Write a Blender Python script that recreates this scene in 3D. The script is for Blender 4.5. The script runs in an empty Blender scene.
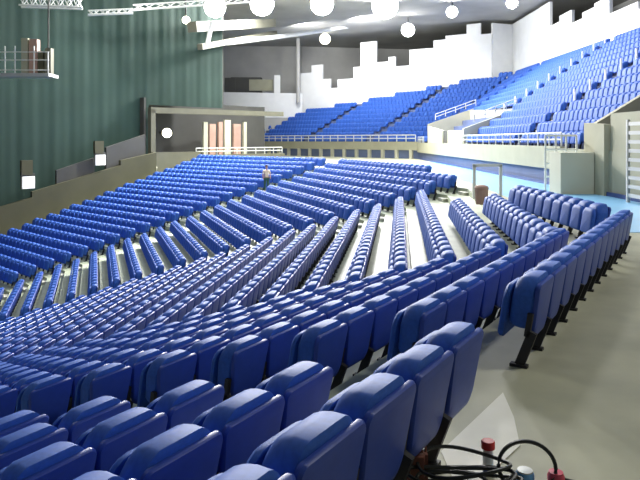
import bpy, bmesh, math, random
from math import sin, cos, pi, radians, sqrt, atan2
from mathutils import Vector, Matrix
from mathutils.bvhtree import BVHTree
random.seed(7)
SC = bpy.context.scene
COL = SC.collection
EYE = 2.11
F = 628.0

# ------------------------------------------------------------------ materials
def mat(name, col, rough=.6, noise=0.0, scale=8.0, spec=.5, metal=0.0, emit=None, estr=0.0, bump=0.0, coat=0.0, sheen=0.0):
    m = bpy.data.materials.new(name); m.use_nodes = True
    nt = m.node_tree; b = nt.nodes['Principled BSDF']
    b.inputs['Base Color'].default_value = (*col, 1)
    b.inputs['Roughness'].default_value = rough
    b.inputs['Metallic'].default_value = metal
    b.inputs['Specular IOR Level'].default_value = spec
    b.inputs['Coat Weight'].default_value = coat
    if emit:
        b.inputs['Emission Color'].default_value = (*emit, 1)
        b.inputs['Emission Strength'].default_value = estr
    if noise or bump:
        tc = nt.nodes.new('ShaderNodeTexCoord')
        n = nt.nodes.new('ShaderNodeTexNoise'); n.inputs['Scale'].default_value = scale
        n.inputs['Detail'].default_value = 5
        nt.links.new(tc.outputs['Object'], n.inputs['Vector'])
        if noise:
            r = nt.nodes.new('ShaderNodeValToRGB')
            r.color_ramp.elements[0].position = .3; r.color_ramp.elements[1].position = .7
            r.color_ramp.elements[0].color = (*[c*(1-noise) for c in col], 1)
            r.color_ramp.elements[1].color = (*[min(1, c*(1+noise)) for c in col], 1)
            nt.links.new(n.outputs['Fac'], r.inputs['Fac'])
            nt.links.new(r.outputs['Color'], b.inputs['Base Color'])
        if bump:
            bp = nt.nodes.new('ShaderNodeBump'); bp.inputs['Strength'].default_value = bump
            nt.links.new(n.outputs['Fac'], bp.inputs['Height'])
            nt.links.new(bp.outputs['Normal'], b.inputs['Normal'])
    return m

M = dict(
    fabric=mat('blue_fabric', (.036, .120, .50), .6, .10, 30, spec=.25),
    shell=mat('blue_plastic', (.026, .066, .37), .42, .06, 12, spec=.35),
    black=mat('black_metal', (.012, .012, .014), .5),
    concrete=mat('walkway_concrete', (.41, .41, .295), .50, .16, 1.3, bump=.05),
    tread=mat('tread_concrete', (.43, .475, .35), .5, .10, 2.0, spec=.6),
    lit_patch=mat('lit_floor_concrete', (.78, .77, .68), .5, .06, 3),  # paler floor concrete, the light on it is put into the colour
    pale=mat('pale_concrete', (.56, .56, .49), .5, .08, 2.5),
    cyan=mat('light_blue_floor', (.22, .50, .80), .35, .05, 1.0),
    beige=mat('beige_wall', (.37, .365, .27), .7, .06, 1.0),
    cream=mat('cream_wall', (.54, .53, .42), .7, .05, 1.0),
    white=mat('white_paint', (.85, .86, .86), .6, .03, 1.0),
    olive=mat('olive_wall', (.085, .082, .045), .8, .12, .6),
    olive_l=mat('olive_beam', (.14, .138, .10), .7, .10, 1.0),
    drape=mat('green_drape', (.017, .046, .036), .85, .08, .5),
    grey=mat('grey_wall', (.47, .47, .455), .8, .08, .4),
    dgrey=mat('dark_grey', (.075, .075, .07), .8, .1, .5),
    ceil=mat('ceiling_grey', (.46, .46, .44), .85, .15, .25),
    rail=mat('rail_metal', (.70, .72, .70), .4, metal=.2),
    steel=mat('steel', (.55, .56, .57), .4, metal=.5),
    tierfloor=mat('tier_floor_paint', (.12, .16, .30), .7, .08, 1.0),
    navy=mat('navy_strip', (.04, .07, .22), .5),
    lamp=mat('lamp_glow', (1, 1, 1), .4, emit=(1, .99, .95), estr=40),
    lampy=mat('lamp_glow_warm', (1, 1, .9), .4, emit=(1, .95, .70), estr=10),
    signw=mat('sign_white', (.9, .9, .88), .5, emit=(1, 1, .96), estr=.55),
    pink=mat('pink_panel', (.42, .27, .22), .7, .08, 2),
    red=mat('red_plastic', (.62, .03, .03), .35),
    pinkred=mat('pinkish_red', (.62, .07, .12), .4),
    lblue=mat('light_blue_plastic', (.16, .42, .78), .35),
    cable=mat('cable_rubber', (.014, .016, .013), .45),
    brown=mat('brown_leather', (.20, .07, .045), .55, .2, 20),
    skin=mat('skin', (.62, .36, .24), .6),
    shirt=mat('shirt', (.90, .72, .50), .8),
    trousers=mat('trousers', (.03, .09, .07), .8),
    hair=mat('hair', (.06, .035, .02), .7),
    clear=mat('bottle_plastic', (.80, .82, .82), .2, spec=.6),
    nosing=mat('nosing', (.75, .74, .50), .5),
    brass=mat('step_grey', (.20, .19, .15), .8, .2, 3),
)

# ------------------------------------------------------------------ helpers
def P(v):      # eye-relative -> world
    return Vector((v[0], v[1], v[2] + EYE))

def link(o): COL.objects.link(o); return o

def mesh_obj(name, bm, m, parent=None, smooth=False):
    me = bpy.data.meshes.new(name)
    bmesh.ops.recalc_face_normals(bm, faces=bm.faces)
    bm.to_mesh(me); bm.free()
    ms = m if isinstance(m, (list, tuple)) else [m]
    for x in ms: me.materials.append(x)
    if smooth:
        for p in me.polygons: p.use_smooth = True
        try: me.set_sharp_from_angle(angle=radians(40))
        except Exception: pass
    o = bpy.data.objects.new(name, me); link(o)
    if parent: o.parent = parent
    return o

def tag(o, label=None, cat=None, group=None, kind=None):
    if label: o['label'] = label
    if cat: o['category'] = cat
    if group: o['group'] = group
    if kind: o['kind'] = kind
    return o

def empty(name, loc, rz=0):
    o = bpy.data.objects.new(name, None); link(o)
    o.location = loc; o.rotation_euler = (0, 0, rz); o.empty_display_size = .2
    return o

def box(bm, c, s, rz=0, mi=0, rx=0, ry=0):
    mt = Matrix.Translation(c) @ Matrix.Rotation(rz, 4, 'Z') @ Matrix.Rotation(ry, 4, 'Y') @ Matrix.Rotation(rx, 4, 'X') @ Matrix.Diagonal((s[0], s[1], s[2], 1))
    r = bmesh.ops.create_cube(bm, size=1, matrix=mt)
    for f in {f for v in r['verts'] for f in v.link_faces}: f.material_index = mi
    return r

def bar(bm, a, b, r=.03, n=6, mi=0):
    a, b = Vector(a), Vector(b); d = b - a
    q = d.to_track_quat('Z', 'Y').to_matrix().to_4x4()
    mt = Matrix.Translation((a+b)/2) @ q
    rr = bmesh.ops.create_cone(bm, cap_ends=True, segments=n, radius1=r, radius2=r, depth=d.length, matrix=mt)
    for f in {f for v in rr['verts'] for f in v.link_faces}: f.material_index = mi

def beam(bm, a, b, w, h, mi=0):
    a, b = Vector(a), Vector(b); d = b - a
    q = d.to_track_quat('X', 'Z').to_matrix().to_4x4()
    r = bmesh.ops.create_cube(bm, size=1, matrix=Matrix.Translation((a+b)/2) @ q @ Matrix.Diagonal((d.length, w, h, 1)))
    for f in {f for v in r['verts'] for f in v.link_faces}: f.material_index = mi

def tube(bm, pts, r, n=6):
    rings = []
    L = len(pts)
    for i, p in enumerate(pts):
        p = Vector(p); t = (Vector(pts[min(i+1, L-1)]) - Vector(pts[max(i-1, 0)])).normalized()
        up = Vector((0, 0, 1)) if abs(t.z) < .9 else Vector((1, 0, 0))
        a = t.cross(up).normalized(); b = t.cross(a).normalized()
        rings.append([bm.verts.new(p + r*(a*cos(2*pi*k/n) + b*sin(2*pi*k/n))) for k in range(n)])
    for i in range(L-1):
        for k in range(n):
            bm.faces.new((rings[i][k], rings[i][(k+1) % n], rings[i+1][(k+1) % n], rings[i+1][k]))
    bm.faces.new(rings[0][::-1]); bm.faces.new(rings[-1])

def lathe(bm, prof, n=16, c=(0, 0, 0), mi=0):
    rings = []
    for r, z in prof:
        rings.append([bm.verts.new((c[0]+r*cos(2*pi*k/n), c[1]+r*sin(2*pi*k/n), c[2]+z)) for k in range(n)])
    fs = []
    for i in range(len(rings)-1):
        for k in range(n):
            fs.append(bm.faces.new((rings[i][k], rings[i][(k+1) % n], rings[i+1][(k+1) % n], rings[i+1][k])))
    fs.append(bm.faces.new(rings[0][::-1])); fs.append(bm.faces.new(rings[-1]))
    for f in fs: f.material_index = mi

def wall_slab(bm, a, b, z0a, z1a, z0b, z1b, th=.25, mi=0):
    """upright slab between plan points a and b, bottoms z0, tops z1 at each end (world z)"""
    a = Vector((a[0], a[1], 0)); b = Vector((b[0], b[1], 0))
    t = (b-a).normalized(); n = Vector((-t.y, t.x, 0))*th/2
    vs = []
    for s in (-1, 1):
        vs += [bm.verts.new((a+n*s) + Vector((0, 0, z0a))), bm.verts.new((b+n*s) + Vector((0, 0, z0b))),
               bm.verts.new((b+n*s) + Vector((0, 0, z1b))), bm.verts.new((a+n*s) + Vector((0, 0, z1a)))]
    for q in ((0, 1, 2, 3), (7, 6, 5, 4), (0, 4, 5, 1), (1, 5, 6, 2), (2, 6, 7, 3), (3, 7, 4, 0)):
        f = bm.faces.new([vs[i] for i in q]); f.material_index = mi

# ------------------------------------------------------------------ bowl layout
D, RISE, W, HT = .88, .265, .58, .86
K = 27
TH = {2: radians(32.8), 3: radians(7.26), 4: radians(-19.7), 5: radians(-47.0)}
def U(i): return Vector((sin(TH[i]), cos(TH[i])))
def R(i): return Vector((cos(TH[i]), -sin(TH[i])))
LAT0 = {2: -1.641, 3: 3.52, 4: 15.8, 5: 32.9}
S0 = 5.604
def at(i, lat, s): return R(i)*lat + U(i)*s
def corner(i, j, off=0.0):
    """intersection of the row lines of neighbouring blocks, shifted off metres towards the back"""
    li, lj = LAT0[i]+off, LAT0[j]+off
    # R_i*li + U_i*s ; dot R_j = lj
    s = (lj - li*R(i).dot(R(j))) / U(i).dot(R(j))
    return at(i, li, s)
def rowz(k): return -RISE*k        # world z of tread k

def polyline(off):
    return [at(2, LAT0[2]+off, -9.0), corner(2, 3, off), corner(3, 4, off), corner(4, 5, off), at(5, LAT0[5]+off, 47.0)]

# ------------------------------------------------------------------ seat geometry (x along the row, y the way it faces, z up)
def outline(w, z0, z1, arch, rt, rb, n=5):
    """closed outline of a seat back in x,z: rounded bottom corners, rounded and arched top"""
    pts = []
    h = w/2
    for k in range(n+1):                      # bottom right
        a = -pi/2 + (pi/2)*k/n
        pts.append((h-rb+rb*cos(a), z0+rb+rb*sin(a)))
    for k in range(n+1):
        a = (pi/2)*k/n
        pts.append((h-rt+rt*cos(a), z1-rt+rt*sin(a)))
    for k in range(n+1):
        a = pi/2 + (pi/2)*k/n
        pts.append((-h+rt+rt*cos(a), z1-rt+rt*sin(a)))
    for k in range(n+1):
        a = pi + (pi/2)*k/n
        pts.append((-h+rb+rb*cos(a), z0+rb+rb*sin(a)))
    out = []
    for x, z in pts:
        f = max(0, (z-(z0+z1)/2)/((z1-z0)/2))
        out.append((x, z + arch*f*(1-(x/h)**2)))
    return out

def pad(bm, pts, prof, tilt=0.0, zp=0.0, dz=0.0, mi=0):
    """prof: list of (inset fraction, y); pts scaled about the centre; leans back by tilt about height zp"""
    cx = 0; cz = sum(p[1] for p in pts)/len(pts)
    hw = max(abs(p[0]) for p in pts); hh = max(abs(p[1]-cz) for p in pts)
    rings = []
    for ins, y in prof:
        sx, sz = 1-ins/hw, 1-ins/hh
        ring = []
        for x, z in pts:
            xx, zz = x*sx, cz+(z-cz)*sz
            ring.append(bm.verts.new((xx, y - (zz-zp)*tilt, zz+dz)))
        rings.append(ring)
    n = len(pts); fs = []
    for i in range(len(rings)-1):
        for k in range(n):
            fs.append(bm.faces.new((rings[i][k], rings[i][(k+1) % n], rings[i+1][(k+1) % n], rings[i+1][k])))
    fs.append(bm.faces.new(rings[0])); fs.append(bm.faces.new(rings[-1][::-1]))
    for f in fs: f.material_index = mi

TILT = .16
def taper(o, zt, zb, f):
    """narrow the lower half of an outline"""
    return [(x*(1-f*max(0, min(1, (zt-z)/(zt-zb)))), z) for x, z in o]
def g_back(bm, n=5, mi=0):
    o = taper(outline(.568, .34, .775, .075, .14, .05, n+2 if n > 3 else n), .60, .34, .10)
    pad(bm, o, [(.02, -.045), (0, -.03), (.0, .05), (.008, .095), (.025, .135), (.055, .165), (.11, .18)] if n > 3 else [(0, -.04), (0, .09), (.05, .17)], TILT, .4, mi=mi)
def g_shell(bm, n=5, mi=0):
    o = taper(outline(.574, .25, .775, .018, .05, .10, n), .54, .25, .24)
    pad(bm, o, [(.05, -.092), (.012, -.086), (0, -.070), (0, -.048), (.012, -.046)] if n > 3 else [(.02, -.088), (0, -.06), (0, -.045)], TILT, .4, mi=mi)
def g_seat(bm, n=4, mi=0):
    o = outline(.51, .235, .74, .0, .13, .05, n)
    pad(bm, o, [(.04, .184), (0, .192), (0, .225), (.02, .25), (.07, .262)] if n > 3 else [(0, .18), (0, .225), (.05, .255)], TILT, .4, mi=mi)
def g_leg(bm, x, mi=0):
    # slanted pedestal under the joint between two seats, with the upright that carries the hinge
    beam(bm, (x, -.075, .34), (x, .045, .02), .045, .085, mi)
    box(bm, (x, -.04, .40), (.045, .05, .22), rx=TILT, mi=mi)
def g_foot(bm, x, mi=0):
    box(bm, (x, .05, .0135), (.07, .16, .027), mi=mi)

SEAT_MESH = {}
def seat_parts():
    d = {}
    for nm, fn, m in (('backrest', g_back, M['fabric']), ('back_shell', g_shell, M['shell']), ('seat', g_seat, M['fabric'])):
        bm = bmesh.new(); fn(bm)
        o = mesh_obj(nm, bm, m, smooth=True); d[nm] = o
    bm = bmesh.new(); g_leg(bm, -W/2); d['leg'] = mesh_obj('leg', bm, M['black'])
    bm = bmesh.new(); g_foot(bm, -W/2); d['foot'] = mesh_obj('foot', bm, M['black'])
    return d

def seat_single():
    bm = bmesh.new()
    g_back(bm, 5, 0); g_shell(bm, 5, 1); g_seat(bm, 4, 0); g_leg(bm, -W/2, 2); g_foot(bm, -W/2, 2)
    me = bpy.data.meshes.new('arena_seat'); bmesh.ops.recalc_face_normals(bm, faces=bm.faces); bm.to_mesh(me); bm.free()
    for m in ('fabric', 'shell', 'black'): me.materials.append(M[m])
    for p in me.polygons: p.use_smooth = p.material_index != 2
    return me
def seat_low():
    bm = bmesh.new()
    g_back(bm, 2, 0); g_shell(bm, 2, 1); g_seat(bm, 2, 0)
    beam(bm, (-W/2, -.075, .46), (-W/2, .015, .0), .05, .075, 2)
    bmesh.ops.recalc_face_normals(bm, faces=bm.faces)
    bm.verts.index_update()
    v = [x.co.copy() for x in bm.verts]; f = [[x.index for x in q.verts] for q in bm.faces]; mi = [q.material_index for q in bm.faces]
    bm.free(); return v, f, mi

# ------------------------------------------------------------------ where each seat stands
SEATS = []      # dict(pos, rz, block, row, idx)
def add_row(i, k, s_a, s_b, block, num_from_start=True, lat_off=0.0):
    n = int((s_b - s_a + 1e-6)//W)
    if n < 1: return
    u = U(i); rz = atan2(u.y, u.x)
    for q in range(n):
        s = (s_a + (q+.5)*W) if num_from_start else (s_b - (q+.5)*W)
        p = at(i, LAT0[i]-D*k+lat_off, s)
        SEATS.append(dict(p=Vector((p.x, p.y, rowz(k))), rz=rz, block=block, row=k, idx=q, last=(q == n-1), num0=num_from_start))

def smax(i, v): return v.dot(U(i))
for k in range(K):
    off = -D*k
    # block 1, nearest: ends at the first aisle, runs back past the camera
    add_row(2, k, S0-12, S0-(1.20 if k == 0 else 1.66+.15*k), 1, False, lat_off=.06)
    # block 2 along the walkway
    st = S0 + (.32 if k == 0 else -.28 if k == 1 else -(.3+.17*k))
    en = S0 + (7.55 if k == 0 else 6.2 if k == 1 else 5.5-.25*(k-2))
    add_row(2, k, st, en, 2, True, .08 if k < 2 else .04)
    # block 3 with the open treads
    c23 = smax(3, corner(2, 3, off)); c34 = smax(3, corner(3, 4, off))
    if k == 0: pass
    else: add_row(3, k, c23-.15, {1: 18.8, 2: 20.7}.get(k, c34-.45), 3)
    # block 4
    a = smax(4, corner(3, 4, off)); b = smax(4, corner(4, 5, off))
    if k > 0: add_row(4, k, a+.55, b-.6, 4)
    else: add_row(4, k, a+4.5, b-.6, 4)
    a = smax(5, corner(4, 5, off))
    add_row(5, k, a+.9, 45.3, 5)
# the short rear row of block 3 that follows the walkway edge
for q in range(10):
    SEATS.append(dict(p=Vector((5.62, 12.4+.29+q*W*.96, 0)), rz=pi/2, block=3, row=0, idx=q, last=q == 9, num0=True))

# upper tier rows
UD, UR, UJ = .9, .6, 14
UZ0 = .45 - HT + EYE
def uq(j): return .6 + UD*j
def ucorner(q): return Vector((11+q, 70+.4142*q))
U2d = Vector((-.7071, .7071)); 
BK = ucorner(uq(13)+.45); BE = Vector((-4.6, 94.5))
def in_front_of_back(p):
    e = BE-BK; w = p-BK
    return e.x*w.y - e.y*w.x > .3       # left of the line from BK to BE is the stage side
UPPER = []
for j in range(UJ):
    q = uq(j); c = ucorner(q); z = UZ0 + UR*j
    y = 19.0
    while y < c.y - .5:
        skip = (49 < y < 65 and j <= 4) or (y < 27.6 and j < 4) or abs(y-50-.9*(j-7)*0) < .65 and j > 4 or abs(y-36) < .6 or abs(y-66.5) < .6
        if not skip and (11+q)/y*F+320 < 720:
            UPPER.append(dict(p=Vector((11+q, y, z)), rz=pi/2))
        y += W
    t = .6
    while t < 34:
        p = c + U2d*t
        if in_front_of_back(p) and not (abs((t % 11)-8) < .55):
            UPPER.append(dict(p=Vector((p.x, p.y, z)), rz=atan2(U2d.y, U2d.x)))
        t += W

def screen(p):      # world point -> photo pixel
    if p.y < .3: return None
    return 320+F*p.x/p.y, 140-F*(p.z-EYE)/p.y

def near_frame(p, m=70):
    s = screen(p+Vector((0, 0, .8)))
    if p.y < .75 or s is None: return False
    return -m < s[0] < 640+m and s[1] < 480+m*1.6
SEATS = [s for s in SEATS if near_frame(s['p'])]

LV, LF, LM = seat_low()
# which seats show most: cast a coarse grid of rays at simple versions of all the seats
def count_hits():
    vs, fs, owner = [], [], []
    for si, s in enumerate(SEATS):
        mt = Matrix.Translation(s['p']) @ Matrix.Rotation(s['rz'], 4, 'Z')
        b = len(vs); vs += [mt @ v for v in LV]
        for f in LF: fs.append([b+i for i in f]); owner.append(si)
    tree = BVHTree.FromPolygons(vs, fs)
    hit = [0]*len(SEATS); o = Vector((0, 0, EYE))
    for yy in range(145, 480, 2):
        for xx in range(1, 640, 2):
            d = Vector(((xx-320)/F, 1, (140-yy)/F)).normalized()
            r = tree.ray_cast(o, d)
            if r[2] is not None: hit[owner[r[2]]] += 1
    return hit
HIT = count_hits()
order = sorted(range(len(SEATS)), key=lambda i: -HIT[i])
SINGLE = [i for i in order[:300] if HIT[i] > 0]
FULL = set([i for i in SINGLE if SEATS[i]['p'].y < 13][:190])
SINGLE_SET = set(SINGLE)

ORD = ['first', 'second', 'third', 'fourth', 'fifth', 'sixth', 'seventh', 'eighth', 'ninth', 'tenth', 'eleventh', 'twelfth', 'thirteenth',
       'fourteenth', 'fifteenth', 'sixteenth', 'seventeenth', 'eighteenth', 'nineteenth', 'twentieth'] + ['twenty-'+x for x in
       ('first', 'second', 'third', 'fourth', 'fifth', 'sixth', 'seventh', 'eighth', 'ninth')] + ['thirtieth'] + ['thirty-'+x for x in ('first', 'second', 'third', 'fourth', 'fifth', 'sixth')]
BLOCK = {1: 'nearest block', 2: 'block beside walkway', 3: 'block with pale treads', 4: 'block beyond pale treads', 5: 'farthest block'}
def seat_label(s):
    row = 'rearmost row' if s['row'] == 0 else ORD[s['row']]+' row from back'
    b = BLOCK[s['block']]
    return f"blue folded seat, {ORD[s['idx']]} from near aisle, {row}, {b}" if s['block'] != 1 else f"blue folded seat, {ORD[s['idx']]} from aisle, {row}, {b}"

protos = None; single_me = seat_single()
parts0 = seat_parts()
first = True
GRP = 'blue folded seats of the lower bowl'
for i in SINGLE:
    s = SEATS[i]
    if i in FULL:
        r = empty('arena_seat', s['p'], s['rz'])
        for nm in ('back_shell', 'backrest', 'seat', 'leg'):
            c = parts0[nm] if first else parts0[nm].copy()
            if not first: link(c)
            c.parent = r
            if nm == 'leg':
                ft = parts0['foot'] if first else parts0['foot'].copy()
                if not first: link(ft)
                ft.parent = c
        if s['last']:
            c = parts0['leg'].copy(); link(c); c.parent = r; c.location = (W, 0, 0)
            ft = parts0['foot'].copy(); link(ft); ft.parent = c
        first = False
    else:
        r = bpy.data.objects.new('arena_seat', single_me); link(r)
        r.location = s['p']; r.rotation_euler = (0, 0, s['rz'])
    tag(r, seat_label(s), 'seat', GRP)

def mass(name, seats, label):
    vs, fs, ms = [], [], []
    for s in seats:
        mt = Matrix.Translation(s['p']) @ Matrix.Rotation(s['rz'], 4, 'Z')
        b = len(vs); vs += [tuple(mt @ v) for v in LV]; fs += [[b+i for i in f] for f in LF]; ms += LM
    me = bpy.data.meshes.new(name); me.from_pydata(vs, [], fs)
    for m in ('fabric', 'shell', 'black'): me.materials.append(M[m])
    me.polygons.foreach_set('material_index', ms); me.update()
    o = bpy.data.objects.new(name, me); link(o)
    return tag(o, label, 'seats', None, 'stuff')
mass('arena_seats', [s for i, s in enumerate(SEATS) if i not in SINGLE_SET] + UPPER,
     'thousands of blue folded seats in the far blocks and the upper tier')

# ------------------------------------------------------------------ bowl floor
def strip(bm, pa, pb, za, zb, mi=0):
    va = [bm.verts.new((p.x, p.y, za)) for p in pa]; vb = [bm.verts.new((p.x, p.y, zb)) for p in pb]
    for i in range(len(pa)-1):
        f = bm.faces.new((va[i], va[i+1], vb[i+1], vb[i])); f.material_index = mi
BACK, FRONT = .26, .26-D
bm = bmesh.new()
for k in range(K+1):
    a = polyline(-D*k+BACK); b = polyline(-D*k+FRONT)
    strip(bm, a, b, rowz(k), rowz(k), 0 if k else 1); strip(bm, b, b, rowz(k), rowz(k+1))
b = polyline(-D*K+FRONT)
vs = [bm.verts.new((p.x, p.y, rowz(K+1))) for p in b] + [bm.verts.new((-60, 10, rowz(K+1))), bm.verts.new((-40, -20, rowz(K+1)))]
bm.faces.new(vs)
tag(mesh_obj('floor_seating_steps', bm, [M['tread'], M['concrete']]), 'pale concrete steps carrying the curved rows of blue seats', 'floor', kind='structure')

bm = bmesh.new()
rim = polyline(BACK)
loop = [Vector((p.x, p.y, 0)) for p in rim] + [Vector(p) for p in ((-14, 66, 0), (-24, 92, 0), (-10, 100, 0), (40, 110, 0), (40, -10, 0))]
bm.faces.new([bm.verts.new(p) for p in loop]); bmesh.ops.triangulate(bm, faces=bm.faces)
tag(mesh_obj('floor', bm, M['concrete']), 'grey concrete walkway behind the last row of seats', 'floor', kind='structure')

# flat light-blue area over the far stretch of the walkway floor
bm = bmesh.new()
lp = [(6.9, 14.3), (11, 14.3), (11, 60), (7.4, 60), (7.4, 30), (6.6, 19)]
bot = [bm.verts.new((x, y, .002)) for x, y in lp]; top = [bm.verts.new((x, y, .008)) for x, y in lp]
bm.faces.new(top); bm.faces.new(bot[::-1])
for i in range(len(lp)): bm.faces.new((bot[i], bot[(i+1) % len(lp)], top[(i+1) % len(lp)], top[i]))
tag(mesh_obj('floor_light_blue', bm, M['cyan']), 'light blue area of floor along the far walkway', 'floor', kind='structure')

# stair treads in the aisles: one half step per row, with a light nosing on the first aisle
bm = bmesh.new()
for k in range(1, K):
    lat = LAT0[2]-D*k
    sa, sb = S0-1.6-.15*k+.06, S0-(.3+.17*k)-.1
    c = at(2, lat+BACK-.16, (sa+sb)/2)
    box(bm, (c.x, c.y, rowz(k)+RISE*.25), (sb-sa-.1, .32, RISE*.5), rz=atan2(U(2).y, U(2).x), mi=0)
    c2 = at(2, lat+BACK-.30, (sa+sb)/2)
    box(bm, (c2.x, c2.y, rowz(k)+RISE*.5+.006), (sb-sa-.1, .05, .014), rz=atan2(U(2).y, U(2).x), mi=1)
    c3 = at(2, lat+BACK+.03, (sa+sb)/2)
    box(bm, (c3.x, c3.y, rowz(k-1)+.006), (sb-sa-.1, .05, .014), rz=atan2(U(2).y, U(2).x), mi=1)
tag(mesh_obj('trim_1', bm, [M['brass'], M['nosing']]), 'aisle steps with light nosings between the nearest blocks', 'steps', kind='structure')

bm = bmesh.new()
for i, j in ((2, 3), (3, 4), (4, 5)):
    for k in range(1, K):
        c = corner(i, j, -D*k+BACK-.16)
        u = (U(i)+U(j)).normalized()
        box(bm, (c.x, c.y, rowz(k)+RISE*.25), (.75, .30, RISE*.5), rz=atan2(u.y, u.x))
tag(mesh_obj('trim_2', bm, M['pale']), 'aisle steps between the farther seat blocks', 'steps', kind='structure')

# light falling through the first aisle, painted as a paler floor patch
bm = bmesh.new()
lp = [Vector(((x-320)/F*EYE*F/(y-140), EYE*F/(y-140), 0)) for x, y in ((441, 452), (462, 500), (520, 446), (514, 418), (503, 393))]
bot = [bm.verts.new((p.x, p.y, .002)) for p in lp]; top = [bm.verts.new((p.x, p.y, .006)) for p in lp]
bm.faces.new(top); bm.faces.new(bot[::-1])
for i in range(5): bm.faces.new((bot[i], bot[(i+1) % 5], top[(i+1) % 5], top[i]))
tag(mesh_obj('floor_lit_patch', bm, M['lit_patch']), 'paler floor patch painted as light at the head of the near aisle', 'floor', kind='structure')

# ------------------------------------------------------------------ upper tier
bm = bmesh.new()
E0 = 17.0
for j in range(UJ):
    q0, q1 = uq(j)-.5, uq(j)+.4
    z = UZ0+UR*j
    def pts(q):
        c = ucorner(q); L = []
        e = c + U2d*33
        # cut the end by the back line
        d = BE-BK
        den = U2d.x*d.y-U2d.y*d.x
        if q > 4:
            w = BK-c; t = (w.x*d.y-w.y*d.x)/den
            if t > 0: e = c + U2d*max(.1, min(33, t))
        return [Vector((11+q, E0)), c, e]
    strip(bm, pts(q0), pts(q1), z, z); strip(bm, pts(q0), pts(q0), z, z-UR if j else 0)
tag(mesh_obj('floor_upper_tier', bm, M['tierfloor']), 'stepped floor of the upper tier', 'floor', kind='structure')

# fascia of the upper tier
bm = bmesh.new()
FZ = UZ0+.12
wall_slab(bm, (11, 14), (11, 28.4), 0, FZ-.1, 0, FZ-.1, .3)
wall_slab(bm, (11, 28.4), (11, 70), .75, FZ, .75, FZ, .3)
e = Vector((11, 70)) + U2d*31
wall_slab(bm, (11, 70), (e.x, e.y), .95, FZ+.1, .95, FZ+.1, .3)
tag(mesh_obj('wall_upper_fascia', bm, M['beige']), 'beige parapet in front of the upper tier', 'wall', kind='structure')
bm = bmesh.new()
wall_slab(bm, (11.35, 28.4), (11.35, 70), 0, .9, 0, .9, .1)
wall_slab(bm, (11.8, 70.2), (e.x+.6, e.y+.6), 0, 1.1, 0, 1.1, .1)
tag(mesh_obj('wall_concourse', bm, M['cyan']), 'light blue lower wall recessed under the upper tier parapet', 'wall', kind='structure')
bm = bmesh.new()
wall_slab(bm, (10.8, 14), (10.8, 70), .01, .16, .01, .16, .08)
tag(mesh_obj('baseboard_right', bm, M['navy']), 'dark blue skirting strip under the beige parapet', 'trim', kind='structure')

# posts under the far fascia
for n in range(15):
    p = Vector((11, 70)) + U2d*(1+2.05*n)
    bm = bmesh.new(); box(bm, (p.x, p.y, .50), (.38, .38, 1.0), rz=pi/4)
    o = mesh_obj('column', bm, M['cream'])
    tag(o, f'cream post under the far parapet, {ORD[n]} from the right', 'post', 'posts under the far parapet')
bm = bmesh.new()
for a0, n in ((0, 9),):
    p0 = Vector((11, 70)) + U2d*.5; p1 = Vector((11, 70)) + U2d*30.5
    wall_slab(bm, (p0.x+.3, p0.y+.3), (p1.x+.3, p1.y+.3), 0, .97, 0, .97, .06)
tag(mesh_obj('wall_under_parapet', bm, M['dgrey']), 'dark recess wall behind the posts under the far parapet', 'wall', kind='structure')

def guard(name, a, b, z, h, label, nposts, rails=3, r=.04, cat='railing'):
    g = empty(name, (a[0], a[1], z))
    L = Vector((b[0]-a[0], b[1]-a[1], (b[2] if len(b) > 2 else z)-z))
    for i in range(rails):
        bm = bmesh.new(); hh = h*(i+1)/rails
        bar(bm, (0, 0, hh), (L.x, L.y, L.z+hh), r); mesh_obj('rail', bm, M['rail'], g)
    for i in range(nposts):
        t = i/(nposts-1); bm = bmesh.new()
        bar(bm, (L.x*t, L.y*t, L.z*t), (L.x*t, L.y*t, L.z*t+h), r*1.1); mesh_obj('post', bm, M['rail'], g)
    return tag(g, label, cat)
guard('guard_rail', (11, 28.6), (11, 48.5), FZ, .62, 'white guard rail on the beige parapet right of the vomitory', 14, 2)
guard('guard_rail', (10.9, 66), (10.9, 69.8), FZ, .62, 'short white guard rail on the parapet left of the vomitory', 5, 2)
guard('guard_rail', (10.7, 70.3), (e.x, e.y), FZ+.1, .75, 'long pale guard rail along the far parapet', 24, 2, .06)

# vomitory in the upper tier: side walls with sloping tops, back wall, front with a dark doorway
bm = bmesh.new()
wall_slab(bm, (11.16, 65), (16.3, 65), 1.6, 3.75, 1.6, 5.5, .35)
wall_slab(bm, (11.16, 49), (15.4, 49), 1.6, 3.0, 1.6, 4.55, .35)
wall_slab(bm, (15.6, 49.2), (15.6, 64.8), 1.6, 4.5, 1.6, 5.2, .3)
wall_slab(bm, (11.3, 49.2), (11.3, 55), 1.6, 2.85, 1.6, 2.95, .25)
wall_slab(bm, (11.3, 57.4), (11.3, 64.8), 1.6, 2.95, 1.6, 3.5, .25)
tag(mesh_obj('wall_vomitory', bm, M['cream']), 'cream entrance walls with sloping tops in the upper tier', 'wall', kind='structure')
bm = bmesh.new()
wall_slab(bm, (11.35, 55.05), (11.35, 57.35), 1.6, 2.9, 1.6, 2.9, .1)
tag(mesh_obj('door_1', bm, M['dgrey']), 'dark doorway in the cream entrance of the upper tier', 'door', kind='structure')
guard('guard_rail', (12.0, 48.8, 0), (15.3, 48.8, 4.75), 3.5, .6, 'sloping white rail on the near side of the upper entrance', 5, 2)
guard('guard_rail', (12.0, 65.3, 0), (16.2, 65.3, 5.7), 4.2, .6, 'sloping white rail on the far side of the upper entrance', 5, 2)

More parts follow.
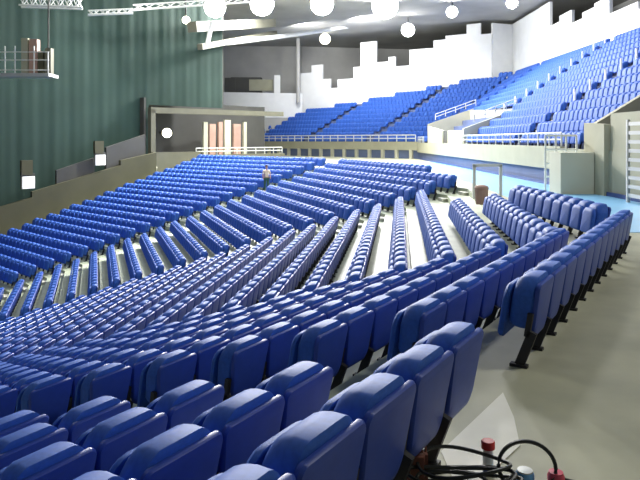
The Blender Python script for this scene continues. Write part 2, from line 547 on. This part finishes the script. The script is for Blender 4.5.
# stair by the right edge of the view
bm = bmesh.new()
wall_slab(bm, (11.0, 25.3), (15.0, 25.3), 0, 2.75, 0, 5.2, .35)
wall_slab(bm, (10.85, 23.6), (10.85, 25.4), 0, 2.7, 0, 2.8, .35)
wall_slab(bm, (11.0, 19), (11.0, 23.5), 0, 3.1, 0, 3.1, .25)
tag(mesh_obj('wall_stair', bm, M['beige']), 'beige stair wall rising beside the right edge', 'wall', kind='structure')
bm = bmesh.new()
wall_slab(bm, (9.35, 25.0), (10.65, 25.0), .004, 1.62, .004, 1.62, 1.2)
o = mesh_obj('trim_3', bm, M['cream'])
tag(o, 'cream concrete pier at the end of the walkway', 'pier', kind='structure')
# railing with horizontal bars in front of the stair
g = empty('barrier', (10.4, 17.2, 0))
for i in range(9):
    bm = bmesh.new(); beam(bm, (0, 0, .25+.3*i), (0, 4.0, .25+.3*i), .06, .12); mesh_obj('rail', bm, M['steel'], g)
for t in (0, 1.33, 2.66, 4.0):
    bm = bmesh.new(); box(bm, (0, t, 1.4), (.1, .1, 2.8)); mesh_obj('post', bm, M['steel'], g)
tag(g, 'tall grey barrier of horizontal bars at the right edge', 'barrier')
guard('guard_rail', (9.4, 26.2), (10.7, 26.2), 0, 2.3, 'white rail gate behind the cream pier', 4, 4)
# white steps up the upper tier
bm = bmesh.new()
for j in range(4, UJ):
    for yy in (50, 36):
        x = 11+uq(j)-.5
        box(bm, (x-.15, yy, UZ0+UR*j-UR*.5+.02), (.42, 1.1, .08)); box(bm, (x+.2, yy, UZ0+UR*j+.02), (.3, 1.1, .05))
        box(bm, (x+.1, yy+.5, UZ0+UR*j+.5), (.08, .08, .9))
for j in range(1, 4):
    x = 11+uq(j)-.5
    box(bm, (x-.15, 36, UZ0+UR*j-UR*.5+.02), (.42, 1.1, .08)); box(bm, (x+.2, 36, UZ0+UR*j+.02), (.3, 1.1, .05))
tag(mesh_obj('trim_4', bm, M['white']), 'white stair edges climbing through the upper tier', 'steps', kind='structure')

# ------------------------------------------------------------------ white skyline cut-out along the back of the upper tier
PROF = [(300, 312, 73), (312, 323, 65), (323, 331, 79), (331, 338, 88), (338, 354, 79), (354, 361, 67), (361, 377, 42), (377, 389, 62), (389, 396, 57), (396, 410, 66),
        (410, 434, 49), (434, 446, 40), (446, 467, 35), (467, 481, 24), (481, 492, 34), (492, 513, 24), (513, 540, 17), (540, 551, 5), (551, 561, 24), (561, 573, 13), (573, 584, 21),
        (584, 596, 10), (596, 611, 0), (611, 640, 8), (640, 680, 2)]
sk = empty('skyline_cutout', (BK.x+.4, BK.y+.3, 0))
def back_pt(px):
    """where the ray through column px meets the back line of the upper tier (plan)"""
    tx = (px-320)/F
    if px >= 512:
        x = BK.x+.5; return Vector((x, x/tx))
    d = BE-BK
    o = BK + Vector((.45, .45))
    t = (tx*o.y-o.x)/(d.x-tx*d.y)
    return o + d*t
for a, b, y in PROF:
    pa, pb = back_pt(a), back_pt(b)
    mid = (pa+pb)/2
    ztop = EYE + (140-y)/F*mid.y
    bm = bmesh.new()
    wall_slab(bm, pa, pb, 0, ztop, 0, ztop, .3)
    for v in bm.verts: v.co -= Vector((BK.x+.4, BK.y+.3, 0))
    mesh_obj('panel', bm, M['white'], sk)
tag(sk, 'white city skyline cut-out standing along the back of the upper tier', 'panel')

# white parapet at the left end of the upper tier, and the grey room behind
bm = bmesh.new()
wall_slab(bm, (-14.8, 93), (-2.6, 93), 5.4, 9.2, 5.4, 9.0, .3)
tag(mesh_obj('wall_left_parapet', bm, M['white']), 'white parapet at the left end of the upper tier', 'wall', kind='structure')
bm = bmesh.new()
wall_slab(bm, (-14.8, 93.1), (-2.6, 93.1), 0, 5.4, 0, 5.4, .3)
wall_slab(bm, (-30, 100), (-3, 100), 8, 17, 8, 17, .3)
wall_slab(bm, (-3, 100), (62, 112), 0, 17, 0, 17, .3)
tag(mesh_obj('wall_back', bm, M['grey']), 'grey back wall of the hall behind the skyline', 'wall', kind='structure')
bm = bmesh.new()
wall_slab(bm, (33, -10), (33, 106), 0, 17, 0, 17, .3)
tag(mesh_obj('wall_right', bm, M['grey']), 'grey side wall of the hall behind the upper tier', 'wall', kind='structure')
bm = bmesh.new()
box(bm, (-11.2, 96, 10.3), (4.6, 2, 2.6)); box(bm, (-13.6, 95.4, 10.2), (1.6, 1.2, 2.6))
o = mesh_obj('wall_control_room', bm, M['dgrey']); tag(o, 'dark grey control room above the white parapet', 'room', kind='structure')
bm = bmesh.new(); box(bm, (-8.9, 94.9, 10.4), (3.6, .2, 1.7))
o = mesh_obj('window_1', bm, M['beige']); tag(o, 'pale yellowish control room window', 'window', kind='structure')
bm = bmesh.new(); bar(bm, (-3.2, 92, 7.6), (-3.2, 92, 17), .28, 10)
tag(mesh_obj('steel_mast', bm, M['grey']), 'tall grey mast standing beside the skyline left end', 'mast')
bm = bmesh.new(); box(bm, (-6.4, 94, 10.3), (.9, .3, 3.0)); 
tag(mesh_obj('white_tower_panel', bm, M['white']), 'narrow white panel standing alone left of the mast', 'panel')

# ceiling
bm = bmesh.new()
box(bm, (0, 45, 17.2), (130, 140, .3))
tag(mesh_obj('ceiling', bm, M['ceil']), 'grey hall ceiling', 'ceiling', kind='structure')

# ------------------------------------------------------------------ end wall with drape and portal
def at5(lat, s): p = at(5, lat, s); return p
def rake(lat):   # world z of the bowl at that lateral offset in the last block
    return min(0, (lat-LAT0[5])/D*RISE)
bm = bmesh.new()
for a, b in ((5, 12), (12, 19), (19, 26), (26, 29.3)):
    pa, pb = at5(a, 46.3), at5(b, 46.3)
    wall_slab(bm, pa, pb, rake(a)-1, rake(a)+2.55, rake(b)-1, rake(b)+2.15, .3)
tag(mesh_obj('wall_left', bm, M['olive']), 'olive side wall sloping down beside the farthest seat block', 'wall', kind='structure')
bm = bmesh.new()
for a, b, h in ((8, 13, 2.4), (14, 16.5, 1.6), (21, 24, 1.4), (25.0, 28.5, 1.9)):
    pa, pb = at5(a, 46.75), at5(b, 46.75)
    wall_slab(bm, pa, pb, rake(a)+1, rake(a)+2.0+h, rake(b)+1, rake(b)+2.0+h, .3)
tag(mesh_obj('wall_left_ledge', bm, M['dgrey']), 'dark grey stepped ledge above the olive wall', 'wall', kind='structure')

def plan_on(px, s):
    """plan point on the line s5 = s seen through column px"""
    tx = (px-320)/F; a = R(5); b = U(5)*s
    lat = (tx*b.y-b.x)/(a.x-tx*a.y)
    return a*lat+b, lat
# the green drape, with soft folds; its lower right corner leaves room for the portal
S_D = 48.6
dr_a, la = plan_on(-90, S_D); dr_p, lp_ = plan_on(149, S_D); dr_b, lb = plan_on(222, S_D)
bm = bmesh.new()
ND = 320
lats = [la+(lb-la)*c_/ND for c_ in range(ND+1)]
cut = min(range(ND+1), key=lambda c_: abs(lats[c_]-lp_))
rows = []
for r_ in range(6):
    row = []
    for lat in lats:
        zb = rake(lat)-1
        z = zb+(5.2-zb)*r_/2 if r_ <= 2 else 5.2+(15.2-5.2)*(r_-2)/3
        p = at5(lat, S_D+.02*sin(lat*3.1)+.008*sin(lat*7.7+1)); row.append(bm.verts.new((p.x, p.y, z)))
    rows.append(row)
for r_ in range(5):
    for c_ in range(ND if r_ >= 2 else cut):
        bm.faces.new((rows[r_][c_], rows[r_][c_+1], rows[r_+1][c_+1], rows[r_+1][c_]))
bmesh.ops.delete(bm, geom=[v for v in bm.verts if not v.link_faces], context='VERTS')
o = mesh_obj('stage_curtain', bm, M['drape'])
sm = o.modifiers.new('thickness', 'SOLIDIFY'); sm.thickness = .03
tag(o, 'huge dark green curtain hanging across the end of the hall', 'curtain')
# dark lining wall behind the drape
bm = bmesh.new()
pa, pb = at5(-10, S_D+1.2), at5(lb+1, S_D+1.2)
wall_slab(bm, pa, pb, 5.3, 17, 5.3, 17, .3)
wall_slab(bm, at5(-10, S_D+1.2), at5(lp_, S_D+1.2), -9, 5.3, -9, 5.3, .3)
tag(mesh_obj('wall_end', bm, M['dgrey']), 'dark end wall behind the green curtain', 'wall', kind='structure')
# portal
S_P = 47.6
p0, l0 = plan_on(149.5, S_P); p1, l1 = plan_on(282, S_P)
bm = bmesh.new()
zt = EYE + (140-109)/F*p0.y
wall_slab(bm, p0, p1, zt-.35, zt+.15, zt-.2, zt+.25, .5)
q0 = at5(l0+.45, S_P)
wall_slab(bm, p0, q0, rake(l0)-1, zt, rake(l0)-1, zt, .5)
tag(mesh_obj('trim_5', bm, M['olive_l']), 'grey beige frame of the wide opening beside the curtain', 'frame', kind='structure')
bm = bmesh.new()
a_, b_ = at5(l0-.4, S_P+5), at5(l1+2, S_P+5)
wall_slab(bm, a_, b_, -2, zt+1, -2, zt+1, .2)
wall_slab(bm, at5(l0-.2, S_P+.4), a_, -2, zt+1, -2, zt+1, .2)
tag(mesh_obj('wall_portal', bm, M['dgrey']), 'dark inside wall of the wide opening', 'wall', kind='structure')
bm = bmesh.new()
a_, la_ = plan_on(152, S_P-.35); b_, lb_ = plan_on(200, S_P-.35)
wall_slab(bm, a_, b_, -1.2, 1.05, -.6, 1.05, .25)
c_, _ = plan_on(284, S_P-.35)
wall_slab(bm, b_, c_, -.6, .75, -.1, .75, .25)
tag(mesh_obj('wall_portal_parapet', bm, M['olive_l']), 'olive parapet under the wide opening', 'wall', kind='structure')
b2 = plan_on(196, S_P-.2)[0]; c2 = plan_on(282, S_P-.2)[0]
guard('guard_rail', (b2.x, b2.y), (c2.x, c2.y), .75, .6, 'pale guard rail in front of the wide opening', 10, 2, .05)
for n, (x0, x1, m, y0, y1) in enumerate(((203, 207, 'cream', 122, 146), (209, 215, 'pink', 124, 146), (218, 222, 'pink', 122, 146), (224, 230, 'cream', 120, 146), (233, 240, 'pink', 124, 146), (243, 246, 'cream', 122, 148))):
    a_, _ = plan_on(x0, S_P+3); b_, _ = plan_on(x1, S_P+3); yy = (a_.y+b_.y)/2
    bm = bmesh.new(); wall_slab(bm, a_, b_, 0, EYE+(140-y0)/F*yy, 0, EYE+(140-y0)/F*yy, .25)
    tag(mesh_obj('door_panel', bm, M[m]), f"{'cream' if m == 'cream' else 'pinkish'} upright panel inside the wide opening, {ORD[n]} from the left", 'panel', 'upright panels inside the wide opening')

# ------------------------------------------------------------------ small lit signs on the olive wall
for (px, py, w, lab) in ((28.5, 182.5, .86, 'white square sign at the left end of the olive wall'), (100.5, 160, .80, 'white square sign in the middle of the olive wall')):
    p, lt = plan_on(px, 45.95)
    z = EYE+(140-py)/F*p.y
    g = empty('sign_board', (p.x, p.y, z), atan2(R(5).y, R(5).x))
    bm = bmesh.new(); box(bm, (0, 0, 0), (w, .12, w)); mesh_obj('panel', bm, M['signw'], g)
    bm = bmesh.new(); box(bm, (0, .12, .1), (w*1.15, .12, w*1.3)); mesh_obj('frame', bm, M['dgrey'], g)
    bm = bmesh.new(); box(bm, (-.1, .12, w*1.25), (w*.9, .3, w*1.2)); mesh_obj('housing', bm, M['olive'], g)
    tag(g, lab, 'sign')
# bright lamp in the portal
p, lt = plan_on(167, S_P+1)
g = empty('wall_lamp', (p.x, p.y, EYE+(140-133)/F*p.y), atan2(R(5).y, R(5).x))
bm = bmesh.new(); bmesh.ops.create_uvsphere(bm, u_segments=14, v_segments=10, radius=.42); mesh_obj('globe', bm, M['lampy'], g, True)
bm = bmesh.new(); box(bm, (0, .6, 0), (.3, .9, .3)); mesh_obj('bracket', bm, M['dgrey'], g)
tag(g, 'bright round lamp inside the wide opening', 'lamp')
p, lt = plan_on(154, S_P-.8)
bm = bmesh.new(); lathe(bm, [(.25, 0), (.3, .1), (.22, .5), (.28, .8), (.1, 1.1)], 10, (p.x, p.y, 0 if lt > 33 else rake(lt)))
tag(mesh_obj('wall_bin', bm, M['cream']), 'small pale litter bin below the left post of the wide opening', 'bin')

# ------------------------------------------------------------------ hanging platform, upper left
Yp = 43.2
def ip(px, py, y=Yp): return Vector(((px-320)/F*y, y, EYE+(140-py)/F*y))
g = empty('hanging_platform', ip(20, 76))
def loc(v): return v-ip(20, 76)
bm = bmesh.new(); a, b = loc(ip(-30, 75)), loc(ip(50, 74)); box(bm, ((a.x+b.x)/2, .6, a.z), (b.x-a.x, 1.6, .22)); mesh_obj('deck', bm, M['steel'], g)
for yy in (70, 60, 52):
    bm = bmesh.new(); bar(bm, loc(ip(-30, yy)), loc(ip(49, yy)), .035); mesh_obj('rail', bm, M['rail'], g)
for xx in (-28, -8, 5, 15, 34, 48):
    bm = bmesh.new(); bar(bm, loc(ip(xx, 76)), loc(ip(xx, 46 if xx != 48 else 52)), .04); mesh_obj('post', bm, M['rail'], g)
for x0, x1, y0, m in ((18, 24.5, 37, 'beige'), (26, 34, 38, 'pink'), (35, 40, 50, 'olive'), (42, 48, 47, 'olive_l')):
    bm = bmesh.new(); c0, c1 = loc(ip(x0, 73)), loc(ip(x1, y0)); box(bm, ((c0.x+c1.x)/2, .7, (c0.z+c1.z)/2), (c1.x-c0.x, .5, c1.z-c0.z)); mesh_obj('cabinet', bm, M[m], g)
for xx in (-20, 44):
    bm = bmesh.new(); bar(bm, loc(ip(xx, 75)) + Vector((0, .7, 0)), Vector((loc(ip(xx, 75)).x, .7, 17-ip(20, 76).z)), .05); mesh_obj('hanger', bm, M['dgrey'], g)
tag(g, 'grey platform with rails and pale cabinets hanging in front of the curtain', 'platform')

# ------------------------------------------------------------------ trusses, pipes and floodlights under the ceiling
def truss(a, b, h, label, m, r=.07, n=14, cat='truss', name='lighting_truss'):
    g = empty(name, a); L = b-a
    nrm = Vector((L.y, -L.x, 0)).normalized()*h*.5
    for off in (nrm, -nrm, Vector((0, 0, h*.8))):
        bm = bmesh.new(); bar(bm, off, L+off, r); mesh_obj('chord', bm, m, g)
    bm = bmesh.new()
    for i in range(n):
        p, q = L*(i/n), L*((i+1)/n); s = nrm if i % 2 else -nrm
        bar(bm, p+s, q+Vector((0, 0, h*.8)), r*.6); bar(bm, p+Vector((0, 0, h*.8)), q-s, r*.6)
    mesh_obj('bracing', bm, m, g)
    return tag(g, label, cat)
truss(ip(20, 6, 46), ip(82, 8, 47), .8, 'pale lighting truss at the top left above the curtain', M['rail'])
truss(ip(88, 15, 47), ip(133, 13, 48), .4, 'thin pale truss right of the top left truss', M['rail'], .06, 8)
truss(ip(133, 10, 50), ip(250, 2, 58), .5, 'pale truss crossing above the green curtain', M['rail'], .06, 12)
bm = bmesh.new(); beam(bm, ip(192, 27, 54), ip(272, 23, 70), .9, .9)
tag(mesh_obj('ceiling_beam', bm, M['olive_l']), 'olive roof beam above the right edge of the curtain', 'beam')
bm = bmesh.new(); beam(bm, ip(200, 47, 54.5), ip(275, 33, 72), .5, .5)
tag(mesh_obj('ceiling_beam', bm, M['olive_l']), 'lower slanting olive roof beam beside the curtain top', 'beam')
bm = bmesh.new(); bar(bm, ip(226, 43, 60), ip(300, 34, 74), .26, 8); bar(bm, ip(300, 34, 74), ip(352, 26, 85), .26, 8)
tag(mesh_obj('ceiling_pipe', bm, M['white']), 'white pipe slanting below the roof beams', 'pipe')
bm = bmesh.new(); bar(bm, ip(207, 46, 54), ip(212, 22, 54), .2, 8)
tag(mesh_obj('ceiling_strut', bm, M['white']), 'short white strut at the top corner of the curtain', 'strut')

FL = [(215, 7, 52, .88, 'lamp'), (262, 4, 64, 1.2, 'lamp'), (322, 4, 66, 1.2, 'lamp'), (385, 6, 68, 1.4, 'lamp'), (186, 20, 56, .34, 'lampy'), (325, 39, 88, .75, 'lampy'), (408, 30, 76, .8, 'lamp'), (452, 12, 68, .6, 'lamp'), (512, 3, 62, .55, 'lamp')]
names = ['first floodlight from the left in the ceiling row', 'second floodlight from the left in the ceiling row', 'third floodlight from the left in the ceiling row',
         'largest floodlight, fourth from the left in the ceiling row', 'small warm spotlight above the green curtain', 'yellowish floodlight low above the skyline left part',
         'floodlight glowing low behind the middle skyline', 'floodlight above the middle skyline', 'floodlight at the top above the right skyline']
for (px, py, y, r, m), nm in zip(FL, names):
    c = ip(px, py, y)
    g = empty('floodlight', c)
    aim = (Vector((0, 18, 0))-c).normalized()
    q = aim.to_track_quat('Z', 'Y').to_matrix().to_4x4()
    bm = bmesh.new(); lathe(bm, [(r*.45, -r*.9), (r*.8, -r*.5), (r*1.06, -.03), (r*1.06, .02)], 18); bmesh.ops.transform(bm, matrix=q, verts=bm.verts); mesh_obj('housing', bm, M['dgrey'], g, True)
    bm = bmesh.new(); lathe(bm, [(r, .0), (r, .03), (r*.8, .10), (r*.4, .15)], 18); bmesh.ops.transform(bm, matrix=q @ Matrix.Translation((0, 0, .03)), verts=bm.verts); mesh_obj('lens', bm, M[m], g, True)
    bm = bmesh.new(); bar(bm, -aim*r*.5, (-aim*r*.5).xy.to_3d()+Vector((0, 0, 17.05-c.z)), .06); mesh_obj('hanger', bm, M['dgrey'], g)
    tag(g, nm, 'floodlight', 'ceiling floodlights')

# ------------------------------------------------------------------ person on the far aisle
def skin_mesh(name, verts, edges, radii, m, parent=None, root=0, sub=2):
    me = bpy.data.meshes.new(name); me.from_pydata(verts, edges, []); o = bpy.data.objects.new(name, me); link(o)
    md = o.modifiers.new('s', 'SKIN'); md.use_smooth_shade = True
    for i, r in enumerate(radii):
        me.skin_vertices[0].data[i].radius = (r, r) if not isinstance(r, tuple) else r
    me.skin_vertices[0].data[root].use_root = True
    sb = o.modifiers.new('u', 'SUBSURF'); sb.levels = sub; sb.render_levels = sub
    me.materials.append(m)
    bpy.context.view_layer.update()
    ev = o.evaluated_get(bpy.context.evaluated_depsgraph_get())
    me2 = bpy.data.meshes.new_from_object(ev); o.modifiers.clear(); o.data = me2
    for p in me2.polygons: p.use_smooth = True
    if parent: o.parent = parent
    return o
kP = 5
cP = corner(4, 5, -D*kP-.25)
pz = rowz(kP)
pr = empty('person', (cP.x-.55, cP.y+.1, pz), radians(20))
V = [(0, 0, .95), (0, 0, 1.15), (0, 0, 1.36), (0, 0, 1.47), (0, 0, 1.56), (0, -.01, 1.66), (0, -.01, 1.73),           # pelvis .. head
     (.09, 0, .90), (.10, -.02, .50), (.10, .01, .08), (.10, -.14, .035),
     (-.09, 0, .90), (-.11, .03, .50), (-.11, .08, .08), (-.11, -.07, .035),
     (.18, 0, 1.40), (.25, .0, 1.14), (.22, -.14, .94), (.215, -.18, .87),
     (-.18, 0, 1.40), (-.25, 0, 1.14), (-.24, -.05, .90), (-.235, -.07, .82)]
E = [(0, 1), (1, 2), (2, 3), (3, 4), (4, 5), (5, 6), (0, 7), (7, 8), (8, 9), (9, 10), (0, 11), (11, 12), (12, 13), (13, 14), (2, 15), (15, 16), (16, 17), (17, 18), (2, 19), (19, 20), (20, 21), (21, 22)]
Rd = [.14, .13, .15, .06, .06, .095, .07, .085, .058, .042, .035, .085, .058, .042, .035, .062, .046, .034, .030, .062, .046, .034, .030]
skin_mesh('body', V, E, Rd, M['skin'], pr)
skin_mesh('shirt', [(0, 0, .93), (0, 0, 1.15), (0, 0, 1.36), (0, 0, 1.44), (.18, 0, 1.40), (.235, 0, 1.20), (-.18, 0, 1.40), (-.235, 0, 1.20)],
          [(0, 1), (1, 2), (2, 3), (2, 4), (4, 5), (2, 6), (6, 7)], [.165, .15, .17, .07, .08, .068, .08, .068], M['shirt'], pr)
skin_mesh('trousers', [(0, 0, .96), (.09, 0, .88), (.10, -.02, .50), (.10, .01, .10), (-.09, 0, .88), (-.11, .03, .50), (-.11, .08, .10)],
          [(0, 1), (1, 2), (2, 3), (0, 4), (4, 5), (5, 6)], [.155, .105, .078, .066, .105, .078, .066], M['trousers'], pr)
bm = bmesh.new(); bmesh.ops.create_uvsphere(bm, u_segments=14, v_segments=10, radius=.105, matrix=Matrix.Translation((0, .025, 1.70)) @ Matrix.Diagonal((1, 1.05, 1.0, 1)))
bmesh.ops.delete(bm, geom=[v for v in bm.verts if v.co.z < 1.67 and v.co.y < .02], context='VERTS')
mesh_obj('hair', bm, M['hair'], pr, True)
bm = bmesh.new()
for sx in (-1, 1):
    bmesh.ops.create_uvsphere(bm, u_segments=8, v_segments=6, radius=.012, matrix=Matrix.Translation((.035*sx, -.098, 1.66)))
mesh_obj('eyes', bm, M['hair'], pr, True)
bm = bmesh.new(); bmesh.ops.create_cone(bm, cap_ends=True, segments=6, radius1=.018, radius2=.006, depth=.045, matrix=Matrix.Translation((0, -.112, 1.63)) @ Matrix.Rotation(radians(20), 4, 'X'))
mesh_obj('nose', bm, M['skin'], pr, True)
tag(pr, 'person in a pale orange shirt and dark green trousers standing on the far aisle steps', 'person')

# ------------------------------------------------------------------ entrance clutter at the end of the short rear rows
bm = bmesh.new(); lathe(bm, [(.18, 0), (.20, .05), (.22, .5), (.24, .54), (.20, .60), (.08, .64)], 14, (5.3, 20.6, 0))
tag(mesh_obj('litter_bin', bm, M['pink']), 'tan litter bin at the far end of the rear rows', 'bin')
g = empty('gate_frame', (5.55, 22.6, 0))
for xx in (0, .95):
    bm = bmesh.new(); box(bm, (xx, 0, .6), (.1, .1, 1.2)); mesh_obj('jamb', bm, M['rail'], g)
bm = bmesh.new(); box(bm, (.475, 0, 1.2), (1.05, .1, .1)); mesh_obj('lintel', bm, M['rail'], g)
tag(g, 'white metal gate frame at the far end of the rear rows', 'gate')

# ------------------------------------------------------------------ clutter on the walkway floor in front of the camera
def fp(px, py, z=0.0):
    y = (EYE-z)*F/(py-140); return Vector(((px-320)/F*y, y, z))
g = empty('cable_coil', fp(460, 498))
base = fp(460, 498)
rnd = random.Random(3)
for i in range(6):
    bm = bmesh.new()
    cx, cy = rnd.uniform(-.08, .08), rnd.uniform(-.06, .06); rx, ry = rnd.uniform(.22, .36), rnd.uniform(.12, .18)
    a0 = rnd.uniform(0, 6.28); tl = rnd.uniform(.01, .05)
    pts = [(cx+rx*cos(t*2*pi/40+a0), cy+ry*sin(t*2*pi/40+a0), .018+.028*i + tl*(1+sin(t*2*pi/40*2+a0))*.5) for t in range(44)]
    tube(bm, pts, .011, 6); mesh_obj('loop', bm, M['cable'], g, True)
tag(g, 'coil of black cable lying on the floor at the bottom edge', 'cable')
g2 = empty('cable_loop', fp(526, 492))
bm = bmesh.new()
pts = [(.17*cos(t), .05*sin(t)-.02, .16+.13*sin(t)) for t in [(-.9+ (i/30)*(pi+1.8)) for i in range(31)]]
tube(bm, pts, .012, 6); mesh_obj('loop', bm, M['cable'], g2, True)
bm = bmesh.new(); tube(bm, [(.16, 0, .10), (.25, .02, .06), (.4, .0, .03), (.6, -.05, .012)], .012, 6); mesh_obj('tail', bm, M['cable'], g2, True)
tag(g2, 'standing loop of black cable right of the coil', 'cable')
b = fp(488, 474)
g = empty('bottle', b)
bm = bmesh.new(); lathe(bm, [(.030, 0), (.033, .01), (.033, .13), (.028, .155), (.016, .18), (.016, .19)], 16); mesh_obj('body', bm, M['clear'], g, True)
bm = bmesh.new(); lathe(bm, [(.0335, .02), (.0345, .022), (.0345, .05), (.0335, .052)], 16); mesh_obj('paper_band', bm, M['navy'], g, True)
bm = bmesh.new(); lathe(bm, [(.034, .160), (.043, .165), (.043, .205), (.038, .212)], 16); mesh_obj('cap', bm, M['red'], g, True)
tag(g, 'white bottle with a red cap standing behind the cable coil', 'bottle')
def can(name, px, py, m, m2, label, r=.045, h=.14):
    g = empty(name, fp(px, py))
    bm = bmesh.new(); lathe(bm, [(r*.85, 0), (r, .012), (r, h-.015), (r*.85, h)], 16); mesh_obj('body', bm, M[m], g, True)
    bm = bmesh.new(); lathe(bm, [(r*.83, h), (r*.83, h+.008), (r*.3, h+.01)], 16); mesh_obj('lid', bm, M[m2], g, True)
    tag(g, label, 'can')
can('drink_can', 525, 491, 'lblue', 'rail', 'light blue can inside the standing cable loop', .055, .12)
can('drink_can', 556, 493, 'pinkred', 'pinkred', 'red can at the bottom edge right of the blue can', .05, .12)
# brown bag under the end seat of the nearest rear row
b = fp(416, 488)
g = empty('shoulder_bag', b)
bm = bmesh.new(); r = bmesh.ops.create_cube(bm, size=1, matrix=Matrix.Translation((0, 0, .12)) @ Matrix.Diagonal((.14, .10, .24, 1)))
bmesh.ops.bevel(bm, geom=bm.edges[:], offset=.03, segments=3, affect='EDGES'); mesh_obj('body', bm, M['brown'], g, True)
bm = bmesh.new(); tube(bm, [(.06*cos(t), 0, .22+.10*sin(t)) for t in [i*pi/14 for i in range(15)]], .008, 6); mesh_obj('strap', bm, M['brown'], g, True)
tag(g, 'small brown bag standing below the end seat at the bottom edge', 'bag')

# ------------------------------------------------------------------ lights
def area(name, loc_, target, size, power, col=(1, 1, 1)):
    l = bpy.data.lights.new(name, 'AREA'); l.energy = power; l.size = size; l.color = col; l.shape = 'DISK'
    o = bpy.data.objects.new(name, l); link(o); o.location = loc_
    d = Vector(target)-Vector(loc_); o.rotation_euler = d.to_track_quat('-Z', 'Y').to_euler()
    return o
L = []
for (px, py, y, r, m) in FL[:4]:
    c = ip(px, py, y)
    area('floodlight_beam', c+Vector((0, -.8, -.4)), (c.x*.3-6, 20, -2), 1.6, 7500, (1, .99, .96))
for (x, y, p) in ((-14, 22, 1000), (6, 30, 1800), (-10, 46, 900), (9, 52, 2400)):
    area('roof_lamp', (x, y, 16.6), (x, y, 0), 3.0, p, (1, .99, .96))
for (x, y, tx, ty, tz, p) in ((-3, 80, 5, 89, 6, 1800), (14, 62, 24, 62, 9, 1800), (4, 76, 14, 84, 8, 2200), (13, 42, 22, 44, 7, 500)):
    area('tier_lamp', (x, y, 16.2), (tx, ty, tz), 2.5, p)
c = ip(185, -40, 42)
area('curtain_spot', c, at5(32, S_D).to_3d()+Vector((0, 0, 8)), .8, 600, (1, .97, .85))
area('walkway_fill', (8.0, 6.0, 9.0), (5.0, 9.0, 0), 1.5, 420, (1, .97, .88))  # unseen light over the near walkway, no fixture
area('walkway_fill', (8.2, 18.0, 7.0), (9.5, 26.0, 1), 1.5, 110, (1, .97, .88))  # added light without a fixture, brightens the pier and parapet
p, _ = plan_on(225, S_P+1.2); area('portal_lamp', (p.x, p.y-.3, 4.3), (p.x, p.y+1, 1), .8, 45, (1, .93, .8))

w = bpy.data.worlds.new('World'); SC.world = w; w.use_nodes = True
w.node_tree.nodes['Background'].inputs['Color'].default_value = (.85, .92, 1, 1)
w.node_tree.nodes['Background'].inputs['Strength'].default_value = .14

# ------------------------------------------------------------------ camera
cd = bpy.data.cameras.new('Camera'); co = bpy.data.objects.new('Camera', cd); link(co)
cd.sensor_width = 36; cd.lens = 36*F/640; cd.shift_y = -100/640; cd.clip_end = 400; cd.clip_start = .05
co.location = (0, 0, EYE); co.rotation_euler = (pi/2, 0, 0)
SC.camera = co
SC.view_settings.view_transform = 'Standard'; SC.view_settings.look = 'None'
SC.view_settings.exposure = 0.0; SC.view_settings.gamma = 1; SC.view_settings.use_curve_mapping = False
